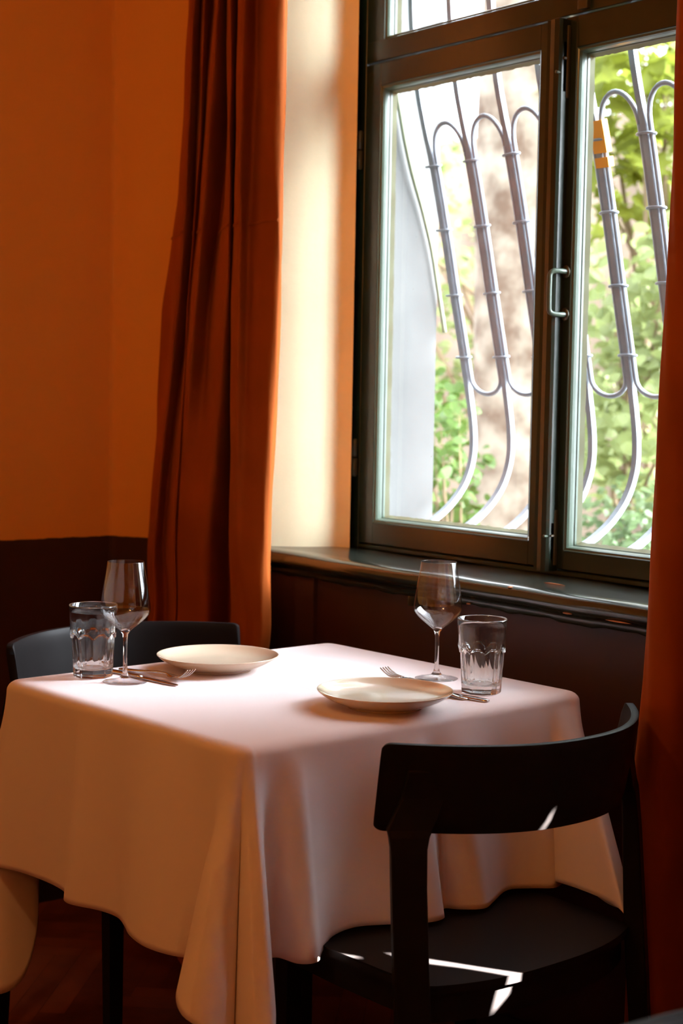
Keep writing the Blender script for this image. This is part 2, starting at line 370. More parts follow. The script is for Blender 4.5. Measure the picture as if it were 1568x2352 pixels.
S(link('wall_core', bm, M['niche'], smooth=False))
# baseboards
bm = bmesh.new(); add_box(bm, XL, XL + .012, YB, 2.25, FZ, FZ + .07); S(link('baseboard_left', bm, M['black_base'], smooth=False))
bm = bmesh.new()
pl = spline([(XL + .005, 2.20), (XL + .005, 2.250), (-3.940, 2.258), (-3.90, 2.275), (-3.74, 2.352), (-3.62, 2.398), (-3.55, YW - .012), (-1.2, YW - .012)], 6)
wall_strip(bm, pl, FZ, FZ + .07); S(link('baseboard_window', bm, M['black_base']))

# sill (one long board with a rounded nose)
def sill(name, x0, x1):
    nose = [(2.64, 0.905), (2.64, 0.922), (2.41, 0.922), (2.398, 0.921)]
    for k in range(9):
        a = R(100 + k * 20); nose.append((2.401 + 0.021 * math.cos(a), 0.9015 + 0.0195 * math.sin(a)))
    nose += [(2.402, 0.880), (2.405, 0.872), (2.405, 0.862), (YW + .01, 0.860), (YW + .01, 0.905)]
    bm = bmesh.new(); extrude_profile(bm, nose, x0, x1, 60)
    rnd = random.Random(5)
    for v in bm.verts:
        s = math.sin(v.co.x * 9) * .0012 + math.sin(v.co.x * 23 + 1) * .0007
        v.co.z += s * 0.6; v.co.y += s if v.co.y < 2.45 else 0
        if v.co.z < 0.868: v.co.z += (math.sin(v.co.x * 31) + math.sin(v.co.x * 77 + 2)) * .002
    return link(name, bm, M['sill'])
sl = S(sill('trim_1', -3.52, -1.70))
for x, w_ in ((-2.80, .07), (-2.055, .05)):
    bm = bmesh.new(); add_box(bm, x - w_ / 2, x + w_ / 2, 2.408, 2.435, 0.836, 0.866, bev=.003); link('sill_bracket', bm, M['sill'], sl)
rnd = random.Random(9)
for x, y, z, sx, sy in ((-2.475, 2.392, 0.9195, .006, .006), (-2.45, 2.50, 0.9226, .028, .002), (-2.30, 2.386, 0.884, .012, .003), (-2.16, 2.386, 0.884, .030, .003), (-2.62, 2.404, 0.866, .006, .003)):
    bm = bmesh.new(); bmesh.ops.create_icosphere(bm, subdivisions=2, radius=1)
    for v in bm.verts: v.co = Vector((x + v.co.x * sx * (1 + .3 * math.sin(v.co.y * 7)), y + v.co.y * sy, z + v.co.z * .0018))
    link('paint_chip', bm, M['bare'], sl)
S(sill('trim_2', -1.26, 0.44))

# ================================================================ WINDOW 1
FY0, FY1 = 2.63, 2.69          # fixed frame depth
win = empty('window_1', (0, 0, 0)); S(win)
def bar(bm, x0, x1, y0, y1, z0, z1, bev=0.002): add_box(bm, x0, x1, y0, y1, z0, z1, bev, 1)
bm = bmesh.new()
FXL, FXR = -3.343, -1.867; MZ0, MZ1 = 2.177, 2.232; FT = 2.80
bar(bm, FXL, -3.303, FY0, FY1, 0.922, FT); bar(bm, -1.907, FXR, FY0, FY1, 0.922, FT)
bar(bm, -3.303, -1.907, FY0, FY1, MZ0 + .002, MZ1); bar(bm, -3.303, -1.907, FY0, FY1, 0.922, 0.934); bar(bm, -3.303, -1.907, FY0, FY1, 2.76, FT)
bar(bm, -3.303, -3.236, FY0 + .001, FY1, MZ1 - .02, 2.77); bar(bm, -1.974, -1.907, FY0 + .001, FY1, MZ1 - .02, 2.77)
bar(bm, -2.64, -2.57, FY0 + .001, FY1, MZ1 - .02, 2.77)
link('window_frame', bm, M['olive'], win, smooth=False)

def sash(x0, x1, z0, z1, gx0, gx1, gz0, gz1, name='sash', y0=FY0 - .002):
    """frame rails + moulded bead + putty + pane; g* = opening of the rails"""
    bm = bmesh.new(); y1 = y0 + .045
    bar(bm, x0, gx0, y0, y1, z0, z1); bar(bm, gx1, x1, y0, y1, z0, z1); bar(bm, gx0 - .001, gx1 + .001, y0, y1, z0, gz0); bar(bm, gx0 - .001, gx1 + .001, y0, y1, gz1, z1)
    s = link(name, bm, M['olive'], win, smooth=False)
    # ogee bead running round the opening
    prof = [(0, .000), (.0015, .0025), (.004, .004), (.006, .004), (.0085, .009), (.010, .016), (.0105, .022), (.0125, .024), (.0125, .030)]   # (inward, depth)
    bm = bmesh.new(); rings = []
    for inn, dep in prof:
        rings.append([bm.verts.new(p) for p in ((gx0 + inn, y0 + dep, gz0 + inn), (gx1 - inn, y0 + dep, gz0 + inn), (gx1 - inn, y0 + dep, gz1 - inn), (gx0 + inn, y0 + dep, gz1 - inn))])
    for a, b in zip(rings, rings[1:]):
        for k in range(4): bm.faces.new((a[k], a[(k + 1) % 4], b[(k + 1) % 4], b[k]))
    link('glazing_bead', bm, M['bead'], s, smooth=True).data.shade_flat()
    bm = bmesh.new(); i0 = .0125; rnd = random.Random(int(abs(x0) * 100)); ya, yb = y0 + .030, y0 + .040
    for (ax, az, bx, bz, nx, nz) in ((gx0 + i0, gz0 + i0, gx0 + i0, gz1 - i0, 1, 0), (gx1 - i0, gz0 + i0, gx1 - i0, gz1 - i0, -1, 0), (gx0 + i0, gz0 + i0, gx1 - i0, gz0 + i0, 0, 1), (gx0 + i0, gz1 - i0, gx1 - i0, gz1 - i0, 0, -1)):
        N = 60; prev = None
        for k in range(N + 1):
            t = k / N; x = ax + (bx - ax) * t; z = az + (bz - az) * t; q = .006 + rnd.uniform(-.0009, .0012)
            a = bm.verts.new((x, ya, z)); b = bm.verts.new((x + nx * q, yb, z + nz * q))
            if prev: bm.faces.new((prev[0], a, b, prev[1]))
            prev = (a, b)
    link('putty', bm, M['putty'], s)
    bm = bmesh.new(); i1 = .008; q = [bm.verts.new(p) for p in ((gx0 + i1, yb, gz0 + i1), (gx1 - i1, yb, gz0 + i1), (gx1 - i1, yb, gz1 - i1), (gx0 + i1, yb, gz1 - i1))]; bm.faces.new(q)
    link('glass_pane', bm, M['pane'], s, smooth=False)
    return s
sL = sash(-3.3005, -2.618, 0.937, 2.1745, -3.240, -2.665, 0.994, 2.116)
sR = sash(-2.588, -1.9085, 0.937, 2.1745, -2.551, -1.972, 0.981, 2.104)
sash(-3.262, -2.62, MZ1 - .004, 2.775, -3.236, -2.645, 2.233, 2.745, 'upper_sash', FY0 + .004)
sash(-2.59, -1.948, MZ1 - .004, 2.775, -2.565, -1.974, 2.233, 2.745, 'upper_sash', FY0 + .004)
# astragal covering the meeting stiles
bm = bmesh.new(); pr = [(-2.618, 2.632), (-2.618, 2.604), (-2.614, 2.598), (-2.606, 2.600), (-2.602, 2.596), (-2.588, 2.594), (-2.576, 2.597), (-2.572, 2.604), (-2.572, 2.632)]
a = [bm.verts.new((x, y, 0.932)) for x, y in pr]; b = [bm.verts.new((x, y, 2.168)) for x, y in pr]
for k in range(len(pr)): bm.faces.new((a[k], a[(k + 1) % len(pr)], b[(k + 1) % len(pr)], b[k]))
bm.faces.new(a[::-1]); bm.faces.new(b); link('cover_strip', bm, M['olive'], win, smooth=False)
# hinges on the left stile
for z in (1.96, 1.16, 2.42):
    bm = bmesh.new(); add_tube(bm, [(-3.313, 2.622, z - .05), (-3.313, 2.622, z - .046), (-3.313, 2.622, z - .002)], [.004, .0075, .0075], 12)
    add_tube(bm, [(-3.313, 2.622, z + .002), (-3.313, 2.622, z + .046), (-3.313, 2.622, z + .05)], [.0075, .0075, .004], 12); link('hinge', bm, M['hinge'], win)
# pull handle on the right sash
bm = bmesh.new(); hx = -2.572
hp = [(hx + .010, 2.628, 1.610), (hx + .008, 2.610, 1.611), (hx + .003, 2.592, 1.610), (hx, 2.585, 1.604), (hx, 2.583, 1.590), (hx, 2.583, 1.535), (hx, 2.585, 1.521), (hx + .003, 2.592, 1.515), (hx + .008, 2.610, 1.514), (hx + .010, 2.628, 1.515)]
add_tube(bm, spline(hp, 4), .0058, 12); link('pull_handle', bm, M['bead'], sR)
for z in (1.61, 1.515):
    bm = bmesh.new(); add_lathe(bm, [(0, -.003), (.014, -.003), (.015, 0), (.0, 0)], 24)
    for v in bm.verts: v.co = Vector((hx + .008 + v.co.x * .8, 2.627 + v.co.z, z + v.co.y))
    link('handle_rose', bm, M['hinge'], sR)
# flush bolts top and bottom
for z0, z1, kz in ((1.995, 2.155, 2.05), (0.945, 1.072, 1.013)):
    bm = bmesh.new(); add_box(bm, -2.583, -2.569, 2.618, 2.628, z0, z1, .002, 1); add_box(bm, -2.580, -2.572, 2.607, 2.619, z0 + .012, z0 + (z1 - z0) * .78, .002, 1); add_box(bm, -2.584, -2.568, 2.606, 2.616, z0 + (z1 - z0) * .52, z0 + (z1 - z0) * .56, .001, 1)
    bo = link('window_bolt', bm, M['hinge'], sR, smooth=False)
    bm = bmesh.new(); add_tube(bm, [(-2.576, 2.612, kz), (-2.576, 2.594, kz), (-2.576, 2.590, kz)], [.0025, .0025, .004], 10); link('bolt_knob', bm, M['bead'], bo)
bm = bmesh.new(); add_box(bm, -2.545, -2.515, 2.618, 2.632, 2.183, 2.205, .003, 2); link('bolt_keeper', bm, M['hinge'], win, smooth=False)
# window 2 (added out of view to let in the sun streaks and side light)
w2 = empty('added_window', (0, 0, 0)); S(w2)
bm = bmesh.new()
for x0, x1 in ((-1.20, -1.14), (-0.02, 0.05), (0.30, 0.37)): bar(bm, x0, x1, FY0, FY1, 0.922, 2.80)
for z0, z1 in ((0.922, 0.985), (2.26, 2.32), (2.75, 2.80)): bar(bm, -1.20, 0.37, FY0 + .003, FY1 - .003, z0, z1)
link('window_frame', bm, M['olive'], w2, smooth=False)
bm = bmesh.new(); q = [bm.verts.new(p) for p in ((-1.15, 2.66, .96), (.32, 2.66, .96), (.32, 2.66, 2.78), (-1.15, 2.66, 2.78))]; bm.faces.new(q); link('glass_pane', bm, M['pane'], w2, smooth=False)

# surface-run cable conduit up the edge of the reveal
cd = empty('cable_conduit', (-3.330, 2.607, 0.93)); tag(cd, 'thin olive-painted cable conduit clipped up the left edge of the window frame', 'conduit')
bm = bmesh.new(); rnd = random.Random(2)
add_tube(bm, [(.002 * math.sin(k * 1.7), .001 * math.sin(k * 2.3), k * .1) for k in range(20)], .0075, 10); link('pipe', bm, M['olive'], cd)
for z in (.36, .70, 1.055, 1.33):
    bm = bmesh.new(); add_box(bm, -.013, .012, -.010, .012, z - .006, z + .006, .002, 1); link('clip', bm, M['hinge'], cd)

# ================================================================ IRON GRILLE OUTSIDE
gr = empty('window_grille', (-2.6, 2.85, 0.97)); tag(gr, 'pale grey pot-bellied iron security grille outside the window, with looped bars', 'window grille')
goff = Vector((-2.6, 2.85, 0.97))
PROF = [(2.733, 2.86), (2.733, 2.60), (2.734, 2.40), (2.742, 2.27), (2.764, 2.127), (2.790, 2.03), (2.820, 1.935), (2.864, 1.765), (2.904, 1.595), (2.944, 1.430), (2.972, 1.310), (2.986, 1.220), (2.982, 1.150), (2.955, 1.085), (2.905, 1.030), (2.840, 0.988), (2.775, 0.962), (2.735, 0.950)]
prof_s = spline(PROF, 6)
def py(z):
    best = None
    for (y0, z0), (y1, z1) in zip(prof_s, prof_s[1:]):
        if z1 <= z <= z0 and z0 != z1: return y0 + (y1 - y0) * (z0 - z) / (z0 - z1)
    return prof_s[-1][0]
GX0, GS, GN = -3.25, 0.1475, 10
for k in range(GN):
    x = GX0 + k * GS
    bm = bmesh.new(); sweep_rect(bm, [Vector((x, y, z)) - goff for y, z in prof_s], .0165, .0145)
    b_ = link('grille_bar', bm, M['iron'], gr, smooth=False)
    if k == 4:
        for z0, z1 in ((1.872, 1.895), (1.905, 1.978)):
            bm = bmesh.new(); sweep_rect(bm, [Vector((x + .009, py(z), z)) - goff for z in [z0 + (z1 - z0) * t / 4 for t in range(5)]], .041, .0190); link('tape_wrap', bm, M['tape'], b_, smooth=False)
    if k < GN - 1:
        xm = x + GS / 2; hw = GS / 2 - .0160; pts = []
        zt, zb = 1.955, 1.375
        for a in range(0, 181, 12):
            z = zt + .078 * math.sin(R(a)); pts.append(Vector((xm + hw * math.cos(R(a)), py(z) + .001, z)))
        for j in range(1, 12):
            z = zt + (zb - zt) * j / 12; pts.append(Vector((xm - hw, py(z) + .001, z)))
        for a in range(180, 361, 12):
            z = zb + .042 * math.sin(R(a)); pts.append(Vector((xm + hw * math.cos(R(a)), py(z) + .001, z)))
        for j in range(1, 12):
            z = zb + (zt - zb) * j / 12; pts.append(Vector((xm + hw, py(z) + .001, z)))
        pts.append(pts[0].copy())
        bm = bmesh.new(); add_tube(bm, [p - goff for p in pts], .0062, 8); link('grille_loop', bm, M['iron'], gr)
    for z in (1.932, 1.768, 1.597, 1.432):
        bm = bmesh.new(); ring = []
        for a in range(0, 361, 20): ring.append(Vector((x + 0.0265 * math.cos(R(a)), py(z) + .0125 * math.sin(R(a)), z + .0015 * math.sin(R(a + 40 * k)))) - goff)
        add_tube(bm, ring, .0032, 6, caps=False); link('collar', bm, M['iron'], gr)
bm = bmesh.new(); sweep_rect(bm, [Vector((-3.33, 2.733, 2.84)) - goff, Vector((-1.88, 2.733, 2.84)) - goff], .014, .014, Vector((0, 1, 0))); link('top_rail', bm, M['iron'], gr, smooth=False)
bm = bmesh.new(); add_box(bm, EXL - goff.x, EXR - goff.x, -.125, -.095, -.026, -.010, .002, 1); link('bottom_rail', bm, M['iron'], gr, smooth=False)
# cream cable hanging against the outside reveal
bm = bmesh.new(); cp = spline([(-3.318, 2.735, 2.60), (-3.318, 2.738, 2.20), (-3.318, 2.765, 2.05), (-3.317, 2.80, 1.93), (-3.317, 2.845, 1.82), (-3.317, 2.88, 1.72), (-3.318, 2.905, 1.62), (-3.32, 2.935, 1.50)], 6)
add_tube(bm, cp, .006, 10); tag(link('cable', bm, M['putty']), 'cream cable running diagonally down the white outside reveal of the window', 'cable')

# ================================================================ TABLE + CLOTH
TH = R(3.0); U = Vector((-math.cos(TH), -math.sin(TH), 0)); V = Vector((-math.sin(TH), math.cos(TH), 0)); TC = Vector((-2.531, 1.857, 0))
tb = empty('dining_table', (TC.x, TC.y, FZ), TH); tag(tb, 'small square restaurant table under the pink cloth, on a black pedestal', 'table')
bm = bmesh.new(); 
oc = []
for sx, sy, a0 in ((1, 1, 0), (-1, 1, 90), (-1, -1, 180), (1, -1, 270)):
    for k in range(7): oc.append((sx * .345 + .034 * math.cos(R(a0 + 15 * k)), sy * .385 + .034 * math.sin(R(a0 + 15 * k))))
grid_mesh(bm, [[(x, y, z) for x, y in oc] for z in (.812, .840)], closed=True)
bm.verts.ensure_lookup_table(); bm.faces.new(list(bm.verts)[:len(oc)]); bm.faces.new(list(bm.verts)[len(oc):]); link('tabletop', bm, M['table_top'], tb, smooth=False)
bm = bmesh.new(); add_box(bm, -.036, .036, -.036, .036, .02, .812, .003, 1); link('pedestal', bm, M['black_metal'], tb, smooth=False)
bm = bmesh.new(); add_box(bm, -.22, .22, -.22, .22, 0, .014, .004, 1); link('base_plate', bm, M['black_metal'], tb, smooth=False)
bm = bmesh.new(); add_box(bm, -.14, .14, -.14, .14, .80, .813, .002, 1); link('mounting_plate', bm, M['black_metal'], tb, smooth=False)

def build_cloth():
    A, B = .39, .43; r = .030
    # columns: (rim u, rim v), (hem u, v, z)
    c = []
    def side(p, h): c.append((p, h))
    # FL side (v = -B) from L corner to F corner
    for (u, v), h in [
        ((.365, -B), (.392, -.448, .375)), ((.33, -B), (.352, -.456, .383)), ((.27, -B), (.285, -.442, .386)), ((.20, -B), (.205, -.434, .386)), ((.14, -B), (.140, -.437, .386)),
        ((.10, -B), (.112, -.448, .386)), ((.083, -B), (.086, -.466, .386)), ((.05, -B), (.055, -.468, .386)), ((.00, -B), (-.003, -.446, .386)), ((-.05, -B), (-.055, -.441, .386)), ((-.09, -B), (-.105, -.458, .386)),
        ((-.13, -B), (-.150, -.477, .386)), ((-.19, -B), (-.215, -.488, .386)), ((-.25, -B), (-.275, -.474, .385)), ((-.30, -B), (-.312, -.446, .384)), ((-.335, -B), (-.328, -.445, .382)),
        ((-.352, -.4285), (-.345, -.490, .378)), ((-.364, -.4275), (-.374, -.536, .366)), ((-.371, -.4255), (-.425, -.560, .350)), ((-.377, -.4225), (-.468, -.540, .330)), ((-.3805, -.4195), (-.462, -.492, .285)),
        ((-.3835, -.4165), (-.440, -.470, .255)), ((-.3855, -.4125), (-.475, -.492, .245)), ((-.3875, -.407), (-.520, -.492, .262)), ((-.3885, -.400), (-.530, -.462, .312)), ((-.3892, -.392), (-.485, -.425, .366)),
        ((-A, -.382), (-.430, -.402, .386)), ((-A, -.372), (-.400, -.385, .389)), ((-A, -.360), (-.392, -.365, .389)), ((-A, -.345), (-.400, -.347, .389)), ((-A, -.325), (-.436, -.334, .386)), ((-A, -.305), (-.448, -.306, .386)), ((-A, -.287), (-.428, -.278, .392)),
        ((-A, -.25), (-.406, -.238, .403)), ((-A, -.19), (-.404, -.185, .408)), ((-A, -.13), (-.428, -.130, .408)), ((-A, -.07), (-.464, -.070, .408)), ((-A, -.035), (-.466, -.030, .408)), ((-A, -.015), (-.440, -.008, .408)),
        ((-A, .01), (-.428, .012, .408)), ((-A, .035), (-.450, .030, .408)), ((-A, .07), (-.472, .066, .408)), ((-A, .11), (-.457, .106, .409)), ((-A, .17), (-.434, .167, .413)), ((-A, .22), (-.448, .218, .410)), ((-A, .27), (-.470, .255, .409)),
        ((-A, .30), (-.466, .282, .411)), ((-A, .325), (-.470, .262, .420)), ((-.3898, .345), (-.535, .250, .425)), ((-.389, .365), (-.600, .240, .425)), ((-.388, .385), (-.655, .222, .424)), ((-.385, .400), (-.672, .222, .412)), ((-.380, .412), (-.655, .262, .409)),
        ((-.372, .421), (-.600, .262, .409)), ((-.360, .427), (-.520, .300, .409)), ((-.345, B), (-.455, .350, .40)), ((-.32, B), (-.390, .425, .36)), ((-.29, B), (-.325, .452, .375))]:
        side((u, v), h)
    # back side towards the wall (v = +B)
    for k, u in enumerate([-.24, -.18, -.12, -.06, 0, .06, .12, .18, .24, .30]):
        side((u, B), (u * 1.03, B + (.018 if k % 2 else .036), .386))
    for (u, v), h in [((.345, B), (.375, .450, .375)), ((.372, .424), (.430, .472, .33)), ((.384, .412), (.465, .465, .27)), ((.388, .40), (.445, .430, .33)), ((A, .37), (.412, .395, .38)), ((A, .33), (.408, .335, .386))]: side((u, v), h)
    for k, v in enumerate([.27, .20, .13, .06, 0, -.07, -.14, -.21, -.27]):
        side((A, v), (A + (.034 if k % 2 else .060), v * 1.02, .408))
    for (u, v), h in [((A, -.32), (.402, -.325, .386)), ((A, -.35), (.372, -.352, .345)), ((.389, -.375), (.352, -.368, .235)), ((.388, -.392), (.345, -.402, .150)), ((.386, -.404), (.350, -.450, .125)), ((.383, -.412), (.380, -.500, .135)),
        ((.380, -.418), (.420, -.545, .175)), ((.377, -.422), (.452, -.560, .225)), ((.374, -.4265), (.455, -.520, .300)), ((.370, -.429), (.425, -.460, .360))]: side((u, v), h)
    rc = .036; fixed = []
    for p, h in c:                        # put the corner columns on a true arc
        pu, pv = p
        if abs(pu) > A - rc and abs(pv) > B - rc:
            su, sv = (1 if pu > 0 else -1), (1 if pv > 0 else -1); dx, dy = pu - su * (A - rc), pv - sv * (B - rc); L_ = math.hypot(dx, dy) or 1
            p = (su * (A - rc) + dx / L_ * rc, sv * (B - rc) + dy / L_ * rc)
        fixed.append((p, h))
    flat = [(*p, *h) for p, h in fixed]
    dense = spline(flat, 5, closed=True)
    def P(u, v, z): q = TC + U * u + V * v; return (q.x, q.y, z)
    rows = []
    zt = .750
    def inset(d, a):
        pu = max(-(A - rc), min(A - rc, d[0])); pv = max(-(B - rc), min(B - rc, d[1])); q = 1 - .7 * (1 - math.sin(a)); return pu + (d[0] - pu) * q, pv + (d[1] - pv) * q
    for s in (0.0001, .15, .3, .45, .6, .75, .88, .96):       # top, shrinking rings
        rows.append([P(*[q * s for q in inset(d, 0)], zt) for d in dense])
    NR = 34
    for k in range(7):                                     # rolled edge
        a = R(90 * k / 6); rows.append([P(*inset(d, a), zt - .018 * (1 - math.cos(a))) for d in dense])
    for k in range(1, NR + 1):
        t = k / NR; row = []
        for i, d in enumerate(dense):
            wt = math.exp(-((math.hypot(abs(d[0]) - A, abs(d[1]) - B)) / .07) ** 2); q_ = min(1, t / .5)
            e = (1 - wt) * t ** .95 + wt * t * (.30 + .70 * q_ * q_ * (3 - 2 * q_))
            u = d[0] + (d[2] - d[0]) * e; v = d[1] + (d[3] - d[1]) * e; z = (zt - .018) + (d[4] - zt + .018) * t
            row.append(P(u, v, z))
        rows.append(row)
    bm = bmesh.new(); vs = grid_mesh(bm, rows, closed=True)
    bm.faces.new(vs[0][::-1])
    o = link('tablecloth', bm, M['cloth'])
    sm = o.modifiers.new('thickness', 'SOLIDIFY'); sm.thickness = .0012; sm.offset = 1
    tag(o, 'pale pink linen tablecloth hanging in deep folds over the square table', 'tablecloth')
    # stitched hem
    bm = bmesh.new(); grid_mesh(bm, [[tuple(Vector(rows[-4][i]) * .35 + Vector(rows[-3][i]) * .65 + (Vector(rows[-3][i]) - Vector((TC.x, TC.y, rows[-3][i][2]))).normalized() * .0016) for i in range(len(dense))], [tuple(Vector(rows[-4][i]) * .25 + Vector(rows[-3][i]) * .75 + (Vector(rows[-3][i]) - Vector((TC.x, TC.y, rows[-3][i][2]))).normalized() * .0016) for i in range(len(dense))]], closed=True)
    link('hem_stitching', bm, M['cloth'], o)
    # pressed crease across the middle of the top
    bm = bmesh.new(); N = 40
    rws = []
    for dv, dz in ((-.003, .0), (-.001, .0011), (.001, .0011), (.003, .0)):
        rws.append([P(-.36 + .72 * i / N, dv + .002 * math.sin(i * .7), zt + .0003 + dz) for i in range(N + 1)])
    grid_mesh(bm, rws); link('pressed_crease', bm, M['cloth'], o)
build_cloth()

# ================================================================ CHAIRS
def chair(loc, rz, label):
    t = empty('dining_chair', (loc[0], loc[1], FZ), rz); tag(t, label, 'chair')
    z0 = -FZ
    # seat: thin slab, curved back edge, local +x is the back
    bm = bmesh.new(); N = 24; out = []
    for k in range(N + 1):
        a = -1 + 2 * k / N; out.append((.230 - .055 * abs(a) ** 2.6, .250 * a))
    out += [(-.05, .256), (-.205, .250), (-.228, .228), (-.232, 0), (-.228, -.228), (-.205, -.250), (-.05, -.256)]
    for zz in ((.400, .386),):
        top = [bm.verts.new((x, y, zz[0] + z0)) for x, y in out]; bot = [bm.verts.new((x, y, zz[1] + z0)) for x, y in out]
    f = bm.faces.new(top); bm.faces.new(bot[::-1]); m = len(out)
    for k in range(m): bm.faces.new((top[k], bot[k], bot[(k + 1) % m], top[(k + 1) % m]))
    bmesh.ops.bevel(bm, geom=[e for e in bm.edges if all(abs(v.co.z - .400 - z0) < 1e-5 for v in e.verts)], offset=.003, segments=2, affect='EDGES')
    link('seat', bm, M['black'], t, smooth=False)
    # apron
    bm = bmesh.new(); inn = [(x * .955, y * .95) for x, y in out]; inn2 = [(x * .86, y * .87) for x, y in out]
    rr = [[(x, y, .386 + z0) for x, y in inn], [(x, y, .335 + z0) for x, y in inn], [(x, y, .335 + z0) for x, y in inn2], [(x, y, .386 + z0) for x, y in inn2]]
    grid_mesh(bm, rr, closed=True); link('seat_frame', bm, M['black'], t, smooth=False)
    # backrest: bent shell with rounded corners
    bm = bmesh.new(); NY, NZ = 40, 10; HW = .294; th = .009
    def bx(y): return .281 - .158 * (abs(y) / .29) ** 2.25
    fr, bk = [], []
    ys = [math.sin(R(90) * (-1 + 2 * i / 48)) for i in range(49)]; NY = 48; ys = [0.35 * (-1 + 2 * i / 48) + 0.65 * ys[i] for i in range(49)]
    ys = [-1, -.9985, -.995, -.988, -.978, -.966, -.952] + [y for y in ys if abs(y) < .945] + [.952, .966, .978, .988, .995, .9985, 1]; NY = len(ys) - 1
    for j in range(NZ + 1):
        q = j / NZ; rf, rb = [], []
        for i in range(NY + 1):
            a = ys[i]
            yl = a * HW; zz0, zz1 = .640, .785
            # rounded ends
            e = max(0, abs(a) * HW - (HW - .010)) / .010; cut = .010 * (1 - math.sqrt(max(0, 1 - e * e)))
            y = yl * (1 - .03 * (1 - q))
            z = (zz0 + cut) + (zz1 - zz0 - 2 * cut) * q
            x = bx(yl) + (q - 1) * .026
            dx = .158 * 2.25 / .29 * (abs(yl) / .29) ** 1.25 * (1 if yl > 0 else -1)
            nrm = Vector((1, dx, 0)).normalized()
            tt = th * (1 if 0 < j < NZ else .75)
            rf.append(Vector((x, y, z + z0)) - nrm * tt); rb.append(Vector((x, y, z + z0)) + nrm * tt)
        fr.append(rf); bk.append(rb)
    vf = [[bm.verts.new(p) for p in r] for r in fr]; vb = [[bm.verts.new(p) for p in r] for r in bk]
    for g in (vf, vb):
        for r0, r1 in zip(g, g[1:]):
            for k in range(NY): bm.faces.new((r0[k], r0[k + 1], r1[k + 1], r1[k]))
    for r0, r1 in ((vf[0], vb[0]), (vf[-1], vb[-1])):
        for k in range(NY): bm.faces.new((r0[k], r0[k + 1], r1[k + 1], r1[k]))
    for k in (0, NY):
        for j in range(NZ): bm.faces.new((vf[j][k], vf[j + 1][k], vb[j + 1][k], vb[j][k]))
    o = link('backrest', bm, M['black'], t)
    mod = o.modifiers.new('edges', 'BEVEL'); mod.width = .002; mod.segments = 2; mod.limit_method = 'ANGLE'; mod.angle_limit = R(50)
    # legs
    for s in (-1, 1):
        bm = bmesh.new(); secs = []
        # (z, cx, cy, half depth x, half width y)
        for z, cx, cy, hx, hy in ((-.10, 0.212, 0.274, 0.014, 0.023), (.10, 0.198, 0.272, 0.016, 0.025), (.30, 0.180, 0.270, 0.018, 0.027), (.385, 0.171, 0.270, 0.018, 0.028), (.56, 0.158, 0.269, 0.015, 0.028), (.620, 0.154, 0.267, 0.013, 0.029), (.638, 0.153, 0.266, 0.012, 0.032), (.650, 0.152, 0.264, 0.01, 0.036), (.70, 0.162, 0.244, 0.008, 0.036), (.745, 0.172, 0.244, 0.004, 0.033)):
            # leg section follows the splay of the backrest end
            an = Matrix.Rotation(R(-34) * s * -1, 3, 'Z'); ring = []
            for a, b in ((-1, -1), (1, -1), (1, 1), (-1, 1)):
                p = an @ Vector((a * hx, b * hy, 0)); ring.append(bm.verts.new((cx + p.x, s * cy + p.y, z + z0)))
            secs.append(ring)
        for r0, r1 in zip(secs, secs[1:]):
            for k in range(4): bm.faces.new((r0[k], r0[(k + 1) % 4], r1[(k + 1) % 4], r1[k]))
        bm.faces.new(secs[0][::-1]); bm.faces.new(secs[-1]); l = link('leg', bm, M['black'], t, smooth=False)
        md = l.modifiers.new('edges', 'BEVEL'); md.width = .004; md.segments = 3; md.limit_method = 'ANGLE'; md.angle_limit = R(45)
        bm = bmesh.new(); secs = []
        for z, cx, h in ((-.10, -.205, .013), (.335, -.200, .017), (.386, -.200, .018)):
            secs.append([bm.verts.new((cx + a * h, s * .222 + b * h, z + z0)) for a, b in ((-1, -1), (1, -1), (1, 1), (-1, 1))])
        for r0, r1 in zip(secs, secs[1:]):
            for k in range(4): bm.faces.new((r0[k], r0[(k + 1) % 4], r1[(k + 1) % 4], r1[k]))
        bm.faces.new(secs[0][::-1]); bm.faces.new(secs[-1]); link('leg', bm, M['black'], t, smooth=False)
    return t
c0 = chair((-2.036, 1.865), R(2), 'black chair in the right foreground seen from behind, white sun streak on its seat')
c1 = copy_thing(c0); c1.location = (-2.974, 1.815, FZ); c1.rotation_euler = (0, 0, R(180)); c1['label'] = 'black chair on the far left side of the table, only its curved backrest showing'
c2 = copy_thing(c0); c2.location = (-.608, 1.098, FZ); c2.rotation_euler = (0, 0, R(130)); c2['label'] = 'blurred chair whose top edge just enters the bottom right corner'

# ================================================================ TABLEWARE
def plate(x, y, label):
    pr = [(0, .0135), (.04, .0135), (.075, .0150), (.095, .0185), (.112, .0245), (.1245, .0325), (.1265, .0335), (.1268, .0322), (.1255, .0305), (.112, .0195), (.095, .0115), (.080, .0065), (.073, .0045), (.072, .0004), (.068, .0004), (.066, .004), (.0, .006)]
    bm = bmesh.new(); add_lathe(bm, pr, 96); o = link('dinner_plate', bm, M['plate'], loc=(x, y, .7508)); o.modifiers.new('s', 'SUBSURF').render_levels = 1
    tag(o, label, 'plate'); return o
plate(-2.759, 1.830, 'cream shallow plate at the left, on the side away from the camera')
plate(-2.262, 1.872, 'cream plate nearest the camera, window reflections on its glossy rim')

